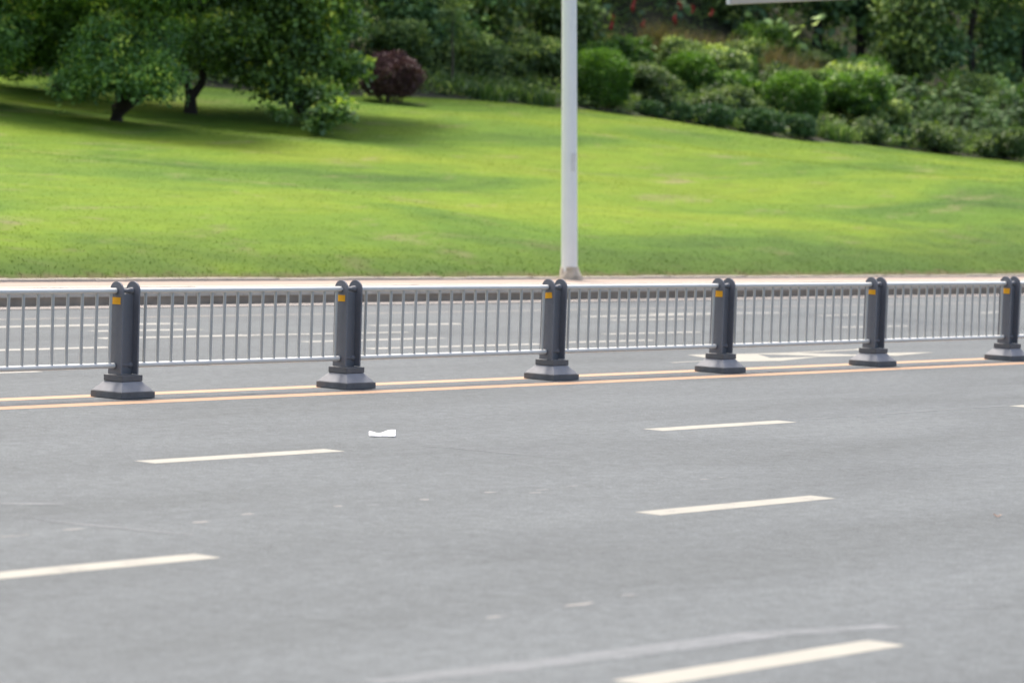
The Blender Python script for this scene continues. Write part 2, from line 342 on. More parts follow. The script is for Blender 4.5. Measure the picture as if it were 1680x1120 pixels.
# ------------------------------------------------------------ barrier
def plate_mesh():
    b = MB(); w = .086; top = 1.06; zc = top-w; n = 18
    prof = [(-w, .215), (w, .215)]+[(w*math.cos(math.pi*k/n), zc+w*math.sin(math.pi*k/n)) for k in range(n+1)]
    t = .009; K = len(prof)
    V = [(-t, y, z) for y, z in prof]+[(t, y, z) for y, z in prof]
    F = [tuple(reversed(range(K))), tuple(range(K, 2*K))]
    b.add(V, F)
    b.add(V, [(k, (k+1) % K, (k+1) % K+K, k+K) for k in range(K)])
    # folded flanges stiffen the edges away from the viewer's gap
    return b
def make_post():
    r = empty('barrier_post', (0, 0, 0))
    b = MB(); b.box(-.207, .207, -.207, .207, .004, .062); base = b.build('base_slab', M['base'], r, bevel=.003)
    b = MB(); b.box(-.202, .202, -.202, .202, .064, .152, .082, .082); b.build('base_slope', M['dusty'], r, bevel=.004)
    b = MB(); b.box(-.128, .128, -.124, .124, .154, .211); b.build('collar', M['base'], r, bevel=.005)
    for s in (-1, 1):
        pl = plate_mesh().build('plate', M['post'], r, (s*.1, 0, 0), bevel=.0015)
        for z in (.975, .295):                        # a short sleeve that holds the rail end
            b = MB(); n = 20; V = []; F = []
            x0, x1 = (-.024, -.010) if s < 0 else (.010, .024)
            for xx, rr in ((x0, .0245), (x1, .0245), (x1, .03), (x0, .03)):
                for k in range(n): V.append((xx, rr*math.cos(2*math.pi*k/n), z+rr*math.sin(2*math.pi*k/n)))
            for q in range(4):
                for k in range(n): F.append((q*n+k, ((q+1) % 4)*n+k, ((q+1) % 4)*n+(k+1) % n, q*n+(k+1) % n))
            b.add(V, F, False); b.build('rail_sleeve', M['post'], pl)
    b = MB(); b.box(-.09, .09, -.014, 0, .213, .942); b.build('web_plate', M['post'], r)
    for z in (.975, .295):
        b = MB(); b.tube([(-.09, 0, z), (-.05, 0, z), (-.05, 0, z), (.05, 0, z), (.05, 0, z), (.09, 0, z)], [.03, .03, .02, .02, .03, .03], 18)
        b.build('pin', M['post'], r)
    return r
def sticker(parent, dz, w, h, dy, tilt):
    b = MB(); b.box(-.1125, -.1095, -w/2, w/2, -h/2, h/2)
    o = b.build('reflector_sticker', M['sticker'], parent, (0, dy, dz)); o.rotation_euler = (tilt, 0, 0); return o
POSTS = [20.327-3.04, 20.327, 23.305, 26.479, 29.472, 32.54, 35.583, 38.63, 41.67]
plab = [None, 'dark grey barrier post nearest the camera, at the left end of the row', 'dark grey barrier post with a picket crossing its orange sticker, second from the left',
        'dark grey barrier post standing in front of the white pole, its orange sticker tilted', 'dark grey barrier post beside the left tip of the white road arrow',
        'dark grey barrier post in front of the right tip of the white arrow', 'dark grey barrier post farthest from the camera at the right edge of the photo']
proto = make_post()
first = True
for i, x in enumerate(POSTS):
    if i == 0 or i > 6: continue
    if first: o = proto; first = False
    else:
        o = proto.copy(); C.objects.link(o)
        for ch in list(proto.children):
            c = ch.copy(); C.objects.link(c); c.parent = o
            for g_ in list(ch.children):
                d = g_.copy(); C.objects.link(d); d.parent = c
    o.location = (x, 0, 0); o.rotation_euler = (rnd.uniform(-.005, .005), rnd.uniform(-.005, .005), rnd.uniform(-.02, .02))
    tag(o, plab[i], 'barrier post', 'posts of the road barrier')
stk = [(.885, .12, .064, 0, 0), (.885, .12, .062, 0, 0), (.888, .12, .06, 0, -.12), (.885, .095, .068, -.022, 0), (.885, .105, .058, -.016, 0), (.88, .10, .068, -.018, 0)]
posts = [o for o in C.objects if o.name.startswith('barrier_post')]
posts.sort(key=lambda o: o.location.x)
for o, (dz, w_, h_, dy, tl) in zip(posts, stk): sticker(o, dz, w_, h_, dy, tl)
NP = 16
def tubemesh(name, L, r, mat, axis):
    b = MB(); b.tube([(0, 0, 0), (L, 0, 0)] if axis == 'x' else [(0, 0, 0), (0, 0, L)], r, 16); return b.mesh(name, mat)
pick = tubemesh('picket', .652, .0145, M['picket'], 'z')
npicks = {}
PL = {0: 'silver barrier railing left of the nearest post, cut by the left edge of the photo', 1: 'silver picket barrier railing between the first and second posts from the left',
      2: 'silver picket barrier railing between the second post and the post by the white pole', 3: 'silver picket barrier railing right of the post by the white pole, ending at the arrow',
      4: 'silver picket barrier railing standing in front of the white road arrow', 5: 'silver picket barrier railing between the fifth post and the farthest post', 6: 'silver barrier railing stub running out of the photo right of the farthest post'}
for i in range(7):
    x0, x1 = POSTS[i]+.082+.03, POSTS[i+1]-.112+.0
    xa, xb = POSTS[i]+.1095, POSTS[i+1]-.1095
    r = tag(empty('barrier_railing', ((xa+xb)/2, 0, 0)), PL[i], 'barrier railing', 'picket railings of the road barrier')
    L = xb-xa
    link_mesh('top_rail', tubemesh('top_rail', L, .0255, M['rail'], 'x'), r, (-L/2, 0, .975))
    link_mesh('bottom_rail', tubemesh('bottom_rail', L, .0255, M['rail'], 'x'), r, (-L/2, 0, .295))
    for k in range(NP):
        f0, f1 = .14, L-.068
        o = link_mesh('picket', pick, r, (-L/2+f0+(f1-f0)*k/(NP-1), 0, .309)); o.rotation_euler = (rnd.uniform(-.004, .004), rnd.uniform(-.004, .004), 0)
# ------------------------------------------------------------ folded paper on the road
b = MB(); nx, ny = 18, 6; V = []
for j in range(ny):
    for i in range(nx):
        u = i/(nx-1); v = j/(ny-1); wd = .030+.010*math.sin(u*9)
        z = .006+.006*math.sin(u*11+1)*v+.022*v*v+.030*max(0, min(1, (u-.55)/.3))*v
        V.append(((u-.5)*.215, (v-.5)*wd*2, z))
for j in range(ny-1):
    for i in range(nx-1): q_ = j*nx+i; b.add([], []); b.f.append((q_, q_+1, q_+nx+1, q_+nx)); b.sm.append(True)
b.v = V
o = b.build('paper', M['paper'], None, (19.45, -4.02, .004)); o.rotation_euler = (0, 0, math.atan2(-.763, .646)+.05)
sm = o.modifiers.new('thick', 'SOLIDIFY'); sm.thickness = .003
tag(o, 'crumpled white paper scrap lying on the asphalt', 'paper')
# litter
def fleck(name, x, y, r, mat, lab, cat):
    b = MB(); V = []
    for k in range(10):
        t = 2*math.pi*k/10; V.append((r*math.cos(t)*(1 if k % 2 else .75), r*.55*math.sin(t), .012+.012*math.cos(2*t)))
    V.append((0, 0, .008)); b.add(V, [(k, (k+1) % 10, 10) for k in range(10)])
    o = b.build(name, mat, None, (x, y, .003)); o.rotation_euler = (0, 0, rnd.uniform(0, 3)); tag(o, lab, cat)
M['brownleaf'] = mat_simple('dead_leaf', (.20, .14, .11), .8); M['darkleaf'] = mat_simple('dark_leaf', (.06, .045, .035), .8)
fleck('fallen_leaf', 18.68, -10.32, .035, M['brownleaf'], 'small pinkish brown dead leaf on the asphalt at the right edge', 'leaf')
# ------------------------------------------------------------ street pole with an overhead sign
PX, PY = 44.805, 14.735
tilt = (-.646*.037, .763*.037)
r = tag(empty('street_pole', (PX, PY, .27)), 'tall white steel pole at the edge of the lawn', 'pole')
b = MB(); V = []
b.tube([(0, 0, .1), (tilt[0]*9, tilt[1]*9, 9.1)], [.146, .122], 16); sh = b.build('pole_shaft', M['pole'], r)
for p in sh.data.polygons: p.use_smooth = False
b = MB()
pts = [(tilt[0]*2.2+(-.763)*.03, tilt[1]*2.2-.06)]
n = 14; V = []; F = []
for i, (z, k) in enumerate([(-.02, 1.35), (.07, 1.28), (.15, 1.12), (.22, 1.04), (.24, .6)]):
    for j in range(n):
        t = 2*math.pi*j/n; rr = .155*k*(1+.10*math.sin(3*t+z*9)+rnd.uniform(-.05, .05)); V.append((rr*math.cos(t)*1.0+.05*(k-.9), rr*math.sin(t)-.07*(k-.9), z))
        if i: F.append(((i-1)*n+j, (i-1)*n+(j+1) % n, i*n+(j+1) % n, i*n+j))
b.add(V, F, False); b.build('footing', M['concrete'], r)
b = MB(); b.box(-.004, .004, -.04, .04, -.16, .16)
o = b.build('scuff_mark', M['poledirt'], r, (tilt[0]*2-.055, tilt[1]*2-.136, 2.08)); o.rotation_euler = (0, 0, math.radians(62))
b = MB(); b.tube([(tilt[0]*6.4, tilt[1]*6.4, 6.4), (0, -3.2, 6.75), (0, -7.6, 6.9)], [.09, .075, .055], 14); b.build('mast_arm', M['pole'], r)
s_ = tag(empty('road_sign', (PX-.12, PY-3.37, 5.14)), 'beige framed overhead sign, only its lower edge showing at the top', 'sign')
b = MB(); b.box(-.03, .03, -4.3, -.06, .06, 2.4); b.build('sign_panel', M['sign'], s_)
b = MB(); b.box(-.06, .05, -4.3, -.09, -.03, .065); b.build('bottom_frame', M['sign'], s_, bevel=.008)
b = MB(); b.box(-.065, .055, -.085, 0, -.032, 2.42); b.build('end_frame', M['signcap'], s_, bevel=.008)
b = MB(); b.box(.05, .12, -1.3, -1.22, 1.2, 1.9); b.box(.05, .12, -3.3, -3.22, 1.2, 1.95); b.build('bracket', M['pole'], s_)
s_.rotation_euler = (-.031, 0, 0)
# ------------------------------------------------------------ foliage builders
def unit(n):
    v = rng.normal(size=(n, 3)); return v/np.linalg.norm(v, axis=1)[:, None]
def leaf_quads(c, axis, L, W, tone, droop=.15):
    """one bent leaf per centre; returns vertices, faces, tone"""
    n = len(c); r_ = unit(n); s = np.cross(axis, r_); s /= np.linalg.norm(s, axis=1)[:, None]+1e-9
    nn = np.cross(axis, s); L = np.broadcast_to(L, n)[:, None]; W = np.broadcast_to(W, n)[:, None]
    V = np.empty((n, 4, 3)); V[:, 0] = c-axis*L*.5; V[:, 1] = c+s*W*.5+nn*L*droop; V[:, 2] = c+axis*L*.5; V[:, 3] = c-s*W*.5+nn*L*droop
    F = np.arange(n*4).reshape(n, 4)
    return V.reshape(-1, 3), F, np.repeat(np.clip(tone, 0, 1), 4)
def merge(parts):
    V = []; F = []; T = []; o = 0
    for v, f, t in parts: V.append(v); F.append(f+o); T.append(t); o += len(v)
    return np.concatenate(V), np.concatenate(F), np.concatenate(T)
def crown_pts(blobs, dens, clump, K, flat=.5, hang=0.0):
    """leaf centres: clumps spread through each blob's shell, each clump a flattened spray"""
    P = []; A = []; T = []
    for bx, by, bz, br in blobs:
        m_ = max(4, int(dens*br*br))
        d = unit(m_); rad = br*rng.uniform(.35, 1.05, m_)**.6
        cc = np.array([bx, by, bz])+d*rad[:, None]*np.array([1, 1, .8])
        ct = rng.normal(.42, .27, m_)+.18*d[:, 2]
        off = rng.normal(size=(m_, K, 3))*min(clump, br*.36)*np.array([1, 1, flat])
        p = cc[:, None, :]+off
        p[:, :, 2] -= hang*(off[:, :, 0]**2+off[:, :, 1]**2)/clump
        ax = off/(np.linalg.norm(off, axis=2)[..., None]+1e-6)*.8+unit(m_*K).reshape(m_, K, 3)*.7+np.array([0, 0, -.35-hang*.3])
        P.append(p.reshape(-1, 3)); A.append(ax.reshape(-1, 3)); T.append((ct[:, None]+rng.normal(0, .12, (m_, K))+.12*np.clip(off[:, :, 2]/clump, -1, 1)).ravel())  # upper leaves of each clump lightened: highlights painted into the tone
    P = np.concatenate(P); A = np.concatenate(A); A /= np.linalg.norm(A, axis=1)[:, None]
    return P, A, np.concatenate(T)
def branch_pts(p0, p1, sag=.0, n=6, wob=.08):
    p0 = Vector(p0); p1 = Vector(p1); L = (p1-p0).length; out = []
    for i in range(n+1):
        t = i/n; p = p0.lerp(p1, t); p.z += math.sin(math.pi*t)*sag*L
        if 0 < i < n: p += Vector((rnd.uniform(-1, 1), rnd.uniform(-1, 1), rnd.uniform(-.6, .6)))*wob*L*.5
        out.append(p)
    return out
def tree(label, cat, base, blobs, leaf, W, dens, clump, K, mat, trunk_pts, tr, group, hang=0, limbs=7, name='tree', bark='bark'):
    x, y = base; z = tz(x, y); o = tag(empty(name, (x, y, z)), label, cat, group); O = np.array([x, y, z])
    bl = [(a_-x, b_-y, c_-z, d_) for a_, b_, c_, d_ in blobs]
    P, A, T = crown_pts(bl, dens, clump, K, hang=hang)
    keep = P[:, 2] > terr(P[:, 0]+x, P[:, 1]+y)-z+.08
    P, A, T = P[keep], A[keep], T[keep]; n = len(P)
    v, f, t = leaf_quads(P, A, leaf*rng.uniform(.7, 1.25, n), W*rng.uniform(.8, 1.2, n), T)
    link_mesh('crown', np_mesh('crown', v, f, M[mat], t), o)
    b = MB()
    for tp in trunk_pts:
        nseg = len(tp); rr = [tr*(1.45 if i == 0 else 1.08-.62*i/(nseg-1)) for i in range(nseg)]
        b.tube([Vector(p) for p in tp], rr, 12)
    b.build('trunk', M[bark], o)
    top = Vector(trunk_pts[0][-1])
    order = sorted(bl, key=lambda q: -q[3])[:limbs]
    for q in order:
        b = MB(); pp = branch_pts(top if q[2] > top.z-.5 else Vector(trunk_pts[0][-2]), q[:3], .08, 6, .1)
        b.tube(pp, [tr*.5*(1-.8*i/6) for i in range(7)], 8); b.build('branch', M[bark], o)
    return o
TREES = {
'A':((50.0,32.2),[(48.48,31.82,3.77,0.54),(48.78,31.18,4.00,0.67),(49.58,30.97,4.17,0.67),(49.58,30.35,4.10,0.50),(49.33,30.40,3.82,0.51),(49.20,31.40,3.95,0.36),(49.32,32.57,4.19,0.54),(50.35,31.02,4.05,0.30),(50.04,31.40,4.91,0.81),(48.83,31.47,4.77,0.67),(49.55,31.52,6.16,1.22),(50.05,30.30,6.45,1.07),(48.38,32.02,6.35,1.07),(49.10,31.10,7.59,1.20)]),
'B':((53.5,38.1),[(51.97,37.68,5.24,0.88),(53.30,37.85,4.94,0.67),(52.81,38.16,4.51,0.56),(52.35,38.63,4.44,0.56),(53.46,37.39,5.16,0.59),(51.63,38.06,5.21,0.88),(52.56,37.27,5.55,0.73),(52.64,38.07,6.73,1.33),(51.79,39.30,6.40,1.18),(52.91,38.43,8.08,1.18)]),
'L':((48.1,35.3),[(47.99,34.95,4.32,0.82),(47.42,33.69,4.70,0.74),(47.35,35.05,4.69,0.82),(48.31,34.13,5.29,0.61),(47.54,34.70,6.06,1.22),(47.90,33.50,6.61,0.81),(47.62,34.64,7.42,1.09)]),
'C':((54.8,34.8),[(53.82,33.54,5.18,0.72),(54.36,35.04,5.58,0.80),(55.02,34.02,4.69,0.61),(54.86,33.46,5.24,0.80),(53.78,34.10,4.89,0.51),(55.39,33.66,4.47,0.47),(54.39,34.18,6.52,1.16),(55.41,33.78,6.87,1.17),(54.92,34.38,8.15,1.31)]),
'E':((58.5,34.7),[(55.86,33.34,5.15,0.88),(56.32,32.56,5.17,0.88),(56.90,32.28,4.55,0.66),(56.04,32.86,4.28,0.70),(56.19,31.98,3.86,0.58),(55.54,33.13,4.14,0.44),(57.39,32.23,4.50,0.47),(54.80,30.52,3.20,0.30),(54.70,30.60,2.84,0.20),(54.66,30.64,2.60,0.14),(54.62,30.68,2.42,0.10),(54.95,30.40,3.50,0.30),(55.30,30.80,3.75,0.35),(54.17,31.29,3.39,0.23),(54.30,31.12,3.15,0.13),(55.19,30.08,3.42,0.28),(57.04,31.48,4.57,0.29),(57.39,32.79,5.67,0.81),(56.00,32.50,6.32,1.02),(55.79,33.34,7.04,1.17),(56.58,31.88,6.93,1.09),(56.54,33.11,8.40,1.32)]),
}
for k_ in TREES:                        # unseen upper crown above the picture, added to cast shade on the lawn
    (bx_, by_), L_ = TREES[k_]
    for q in range(9):
        aa = 6.283*q/9+rnd.uniform(-.3, .3); rr = rnd.uniform(.9, 2.3)
        L_.append((bx_+math.cos(aa)*rr, by_+math.sin(aa)*rr, rnd.uniform(6.6, 8.6), rnd.uniform(.9, 1.25)))
rt = Vector((.646, -.763, 0)); up = Vector((0, 0, 1))
def rp(a_, h): v = rt*a_+up*h; return (v.x, v.y, v.z)
tg = 'trees on the lawn'
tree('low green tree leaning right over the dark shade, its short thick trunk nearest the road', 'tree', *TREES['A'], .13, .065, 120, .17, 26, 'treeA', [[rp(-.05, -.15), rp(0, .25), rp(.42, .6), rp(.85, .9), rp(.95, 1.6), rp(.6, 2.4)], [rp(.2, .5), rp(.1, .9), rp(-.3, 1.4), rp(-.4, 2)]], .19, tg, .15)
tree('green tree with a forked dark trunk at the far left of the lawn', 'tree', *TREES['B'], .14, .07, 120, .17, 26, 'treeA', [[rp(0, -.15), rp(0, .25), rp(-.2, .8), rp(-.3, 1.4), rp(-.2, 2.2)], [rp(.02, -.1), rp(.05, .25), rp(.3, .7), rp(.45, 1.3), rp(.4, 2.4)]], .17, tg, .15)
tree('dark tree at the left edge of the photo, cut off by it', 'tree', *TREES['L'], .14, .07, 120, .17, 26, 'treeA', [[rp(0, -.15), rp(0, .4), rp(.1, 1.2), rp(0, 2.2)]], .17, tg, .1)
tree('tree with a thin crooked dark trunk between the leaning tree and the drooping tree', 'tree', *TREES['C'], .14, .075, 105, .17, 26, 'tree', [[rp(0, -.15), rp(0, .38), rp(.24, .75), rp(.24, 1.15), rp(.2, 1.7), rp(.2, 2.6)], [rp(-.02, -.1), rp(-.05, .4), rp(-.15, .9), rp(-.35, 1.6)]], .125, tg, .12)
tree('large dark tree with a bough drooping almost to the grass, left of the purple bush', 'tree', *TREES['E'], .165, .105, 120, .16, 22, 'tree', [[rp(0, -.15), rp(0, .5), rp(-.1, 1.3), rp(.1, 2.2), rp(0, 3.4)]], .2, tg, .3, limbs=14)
# ------------------------------------------------------------ forest row behind the lawn: own crown shape for every tree
BACK = [(56.6,45.4),(57.7,44.2),(61.0,45.5),(62.4,44.2),(64.5,43.8),(66.4,43.4),(68.2,42.5),(71.2,43.4),(72.0,42.2),(75.7,43.4),(78.5,43.8),(87.2,49.0),(91.9,50.0),(93.7,48.6),(95.3,47.3),(96.8,46.0),(97.8,44.8),(96.0,41.2),(97.5,39.8),(99.0,38.5),(102.7,38.7)]
BL = ['dark forest tree behind the left edge tree', 'dark forest tree behind the forked tree', 'dark forest tree seen above the leaning tree', 'dark forest tree seen between the two leftmost crooked trunks', 'dark forest tree behind the crooked trunk',
      'dark forest tree behind the left side of the drooping tree', 'dark forest tree behind the drooping bough', 'grey green forest tree behind and left of the purple bush', 'dark forest tree right behind the purple bush', 'mid green forest tree right of the purple bush',
      'olive forest tree just left of the white pole', 'dark forest tree above the large clipped shrub beside the pole', 'dark forest tree behind the red cloth strips', 'dark forest tree behind the dry grass at its left end', 'olive forest tree under the left end of the sign',
      'dark forest tree under the middle of the sign', 'dark forest tree under the right end of the sign', 'grey green tree behind the palmate shrubs, left one', 'dark tree behind the palmate shrubs, middle one', 'grey green tree at the top right corner', 'dark tree just outside the right edge above the palmate shrubs']
for i, (x, y) in enumerate(BACK):
    z = tz(x, y); bl = []; hh = rnd.uniform(8.5, 11); lowz = .5 if i not in (12, 13) else 1.4
    wdt = rnd.uniform(1.5, 2.0)
    for q in range(15):
        t = (q+.5)/15; zz = z+lowz+(hh-lowz)*t; rr = wdt*(1-.55*max(0, t-.5)*2*.8)
        aa = rnd.uniform(0, 6.3); bl.append((x+math.cos(aa)*rr*.75, y+math.sin(aa)*rr*.75, zz, rnd.uniform(.65, 1.1)))
    if i in (12, 13, 15): bl = [q for q in bl if q[2] > z+2.2]
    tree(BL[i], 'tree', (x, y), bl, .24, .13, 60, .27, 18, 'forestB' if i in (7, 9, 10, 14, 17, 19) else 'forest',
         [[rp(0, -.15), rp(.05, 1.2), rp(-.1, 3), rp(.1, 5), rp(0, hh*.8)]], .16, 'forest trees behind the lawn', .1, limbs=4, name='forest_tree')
# far wood above and behind, one mass
P = []; A = []; T = []
m_ = 4200
cx = rng.uniform(30, 170, m_); ee = rng.uniform(11, 60, m_); cy = edgeY(cx)+ee; cz = terr(cx, cy)+rng.uniform(.3, 7, m_)
K = 26; off = rng.normal(size=(m_, K, 3))*np.array([.7, .7, .45])
P = (np.stack([cx, cy, cz], 1)[:, None, :]+off).reshape(-1, 3); A = off.reshape(-1, 3)+unit(m_*K)*.6; A /= np.linalg.norm(A, axis=1)[:, None]
T = (rng.normal(.35, .2, m_)[:, None]+rng.normal(0, .1, (m_, K))).ravel()
v, f, t = leaf_quads(P, A, .42*rng.uniform(.7, 1.3, len(P)), .24, T)
tag(link_mesh('far_wood', np_mesh('far_wood', v, f, M['forest'], t)), 'dense dark wood covering the hillside behind', 'wood', kind='stuff')
# ------------------------------------------------------------ shrubs
def shrub(label, kind, x, y, w, h, cat='shrub', name='shrub', group=None):
    z = tz(x, y); o = tag(empty(name, (x, y, z)), label, cat, group); rx = w/2
    if kind in ('ball', 'low', 'purple'):
        n = int({'ball': 1500, 'low': 900, 'purple': 1700}[kind]*w*w*(1 if kind != 'low' else 1.2))*3
        d = unit(n); d = d[d[:, 2] > -.85]; n = len(d)
        # a clipped outline: superellipsoid, a little uneven
        e = 1.0 if kind == 'purple' else (.93 if kind == 'ball' else .7)
        s = np.sign(d)*np.abs(d)**e; s /= (np.linalg.norm(s, axis=1)**(.55))[:, None]
        bumpy = 1+.06*np.sin(d[:, 0]*7+x)+.06*np.sin(d[:, 1]*8+d[:, 2]*5+y)+.05*np.sin(d[:, 0]*17+d[:, 2]*13+y)+rng.normal(0, .045, n)
        rad = rng.uniform(.5, 1.0, n)**.35*bumpy
        hz = h*.55 if kind != 'purple' else h*.48
        zc = h-hz if kind != 'purple' else h*.52
        P = s*rad[:, None]*np.array([rx, rx, hz])+np.array([0, 0, zc])
        A = d*.8+unit(n)*.8; A /= np.linalg.norm(A, axis=1)[:, None]
        T = rng.normal(.45, .16, n)+.28*np.clip(d[:, 2], -.2, 1)*(kind == 'ball')+.12*np.sin(P[:, 0]*9)*np.sin(P[:, 1]*8)  # ball shrubs: top highlight painted in as a lighter leaf tone
        lf = {'ball': .085, 'low': .10, 'purple': .07}[kind]
        mt = {'ball': 'clip', 'low': 'low', 'purple': 'purple'}[kind]
        if kind == 'purple':
            keep = (P[:, 2] > h*.16)|(rng.uniform(size=n) < .45); P, A, T = P[keep], A[keep], T[keep]; n = len(P)
        k2 = P[:, 2] > .02; P, A, T = P[k2], A[k2], T[k2]; n = len(P)
        v, f, t = leaf_quads(P, A, lf*rng.uniform(.7, 1.3, n), lf*.55, T)
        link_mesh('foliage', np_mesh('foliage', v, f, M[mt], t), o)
        b = MB()
        for q in range(9 if kind != 'purple' else 14):
            aa = rnd.uniform(0, 6.3); b.tube(branch_pts((.12*math.cos(aa)*rx*2, .12*math.sin(aa)*rx*2, -.1), (math.cos(aa)*rx*.7, math.sin(aa)*rx*.7, h*.7), 0, 5, .12), [.03, .028, .024, .018, .012, .006], 6)
        b.build('stems', M['barkpale' if kind == 'purple' else 'bark'], o)
    elif kind in ('leafy', 'soft', 'wild'):
        bl = []
        for q in range(9):
            aa = rnd.uniform(0, 6.3); rr = rx*.55; zz = h*rnd.uniform(.25, .78)
            bl.append((math.cos(aa)*rr, math.sin(aa)*rr, zz, min(rx, h)*rnd.uniform(.32, .46)))
        bl.append((0, 0, h*.7, min(rx, h)*.42))
        P, A, T = crown_pts(bl, 260, .11, 20, hang=.05); k2 = P[:, 2] > 0; P, A, T = P[k2], A[k2], T[k2]; n = len(P)
        v, f, t = leaf_quads(P, A, .13*rng.uniform(.6, 1.3, n), .06, T)
        link_mesh('foliage', np_mesh('foliage', v, f, M[{'leafy': 'pale', 'soft': 'clip', 'wild': 'forestB'}[kind]], t), o)
        b = MB()
        for q in bl: b.tube(branch_pts((0, 0, -.1), q[:3], .05, 5, .1), [.03, .026, .022, .016, .01, .006], 6)
        b.build('stems', M['bark'], o)
    elif kind == 'palm':
        m_ = int(60*w*h); parts = []
        aa = rng.uniform(0, 6.3, m_); rr = rx*rng.uniform(0, 1, m_)**.5; zz = h*rng.uniform(.12, 1, m_)*np.sqrt(np.clip(1-(rr/rx)**2*.75, .1, 1))
        cc = np.stack([np.cos(aa)*rr, np.sin(aa)*rr, zz], 1)
        nf = np.stack([np.cos(aa)*.5, np.sin(aa)*.5, np.ones(m_)*.8], 1)+unit(m_)*.35; nf /= np.linalg.norm(nf, axis=1)[:, None]
        u = np.cross(nf, unit(m_)); u /= np.linalg.norm(u, axis=1)[:, None]; vv = np.cross(nf, u)
        sz = rng.uniform(.13, .24, m_); tn = rng.normal(.42, .2, m_)
        for q in range(7):
            th = (q-3)*.62; ax = u*math.cos(th)+vv*math.sin(th)-nf*.28; ax /= np.linalg.norm(ax, axis=1)[:, None]
            sd = np.cross(ax, nf); L = sz*(1-.08*abs(q-3)); n = m_
            V = np.empty((n, 4, 3)); V[:, 0] = cc; V[:, 1] = cc+ax*(L*.55)[:, None]+sd*(L*.15)[:, None]; V[:, 2] = cc+ax*L[:, None]-nf*(L*.18)[:, None]; V[:, 3] = cc+ax*(L*.55)[:, None]-sd*(L*.15)[:, None]
            parts.append((V.reshape(-1, 3), np.arange(n*4).reshape(n, 4), np.repeat(np.clip(tn+rng.normal(0, .05, n), 0, 1), 4)))
        v, f, t = merge(parts); link_mesh('foliage', np_mesh('foliage', v, f, M['palm'], t), o)
        b = MB()
        for q in range(16):
            aa = rnd.uniform(0, 6.3); rr = rx*rnd.uniform(.2, .8); b.tube(branch_pts((math.cos(aa)*rr*.3, math.sin(aa)*rr*.3, -.1), (math.cos(aa)*rr, math.sin(aa)*rr, h*.75), .03, 4, .08), [.02, .018, .015, .012, .008], 5)
        b.build('stems', M['bark'], o)
    elif kind in ('strap', 'dry'):
        m_ = int((110 if kind == 'dry' else 260)*w*w)
        aa = rng.uniform(0, 6.3, m_); rr = rx*rng.uniform(0, 1, m_)**.5
        base = np.stack([np.cos(aa)*rr, np.sin(aa)*rr*(.6), np.zeros(m_)], 1)
        if kind == 'strap': base[:, :2] = np.stack([np.cos(aa)*rr, np.sin(aa)*rr], 1)
        base[:, 2] = terr(base[:, 0]+x, base[:, 1]+y)-z-.02
        hh = h*rng.uniform(.55, 1.05, m_); d = unit(m_); d[:, 2] = 0
        le = .45 if kind == 'dry' else .5
        p1 = base+d*(hh*le*.3)[:, None]+np.array([0, 0, 1])*(hh*.62)[:, None]; p2 = base+d*(hh*le)[:, None]+np.array([0, 0, 1])*(hh*rng.uniform(.75, 1, m_))[:, None]
        sd = np.cross(d, [0, 0, 1]); wd = .011 if kind == 'dry' else .018
        V = np.empty((m_, 6, 3)); V[:, 0] = base-sd*wd; V[:, 1] = base+sd*wd; V[:, 2] = p1+sd*wd; V[:, 3] = p1-sd*wd; V[:, 4] = p2+sd*wd*.3; V[:, 5] = p2-sd*wd*.3
        i0 = np.arange(m_)[:, None]*6; F = np.concatenate([i0+np.array([[0, 1, 2, 3]]), i0+np.array([[3, 2, 4, 5]])])
        T = np.repeat(np.clip(rng.normal(.5, .25, m_), 0, 1), 6)
        o2 = link_mesh('blades', np_mesh('blades', V.reshape(-1, 3), F, M['dry' if kind == 'dry' else 'strap'], T), o)
    return o
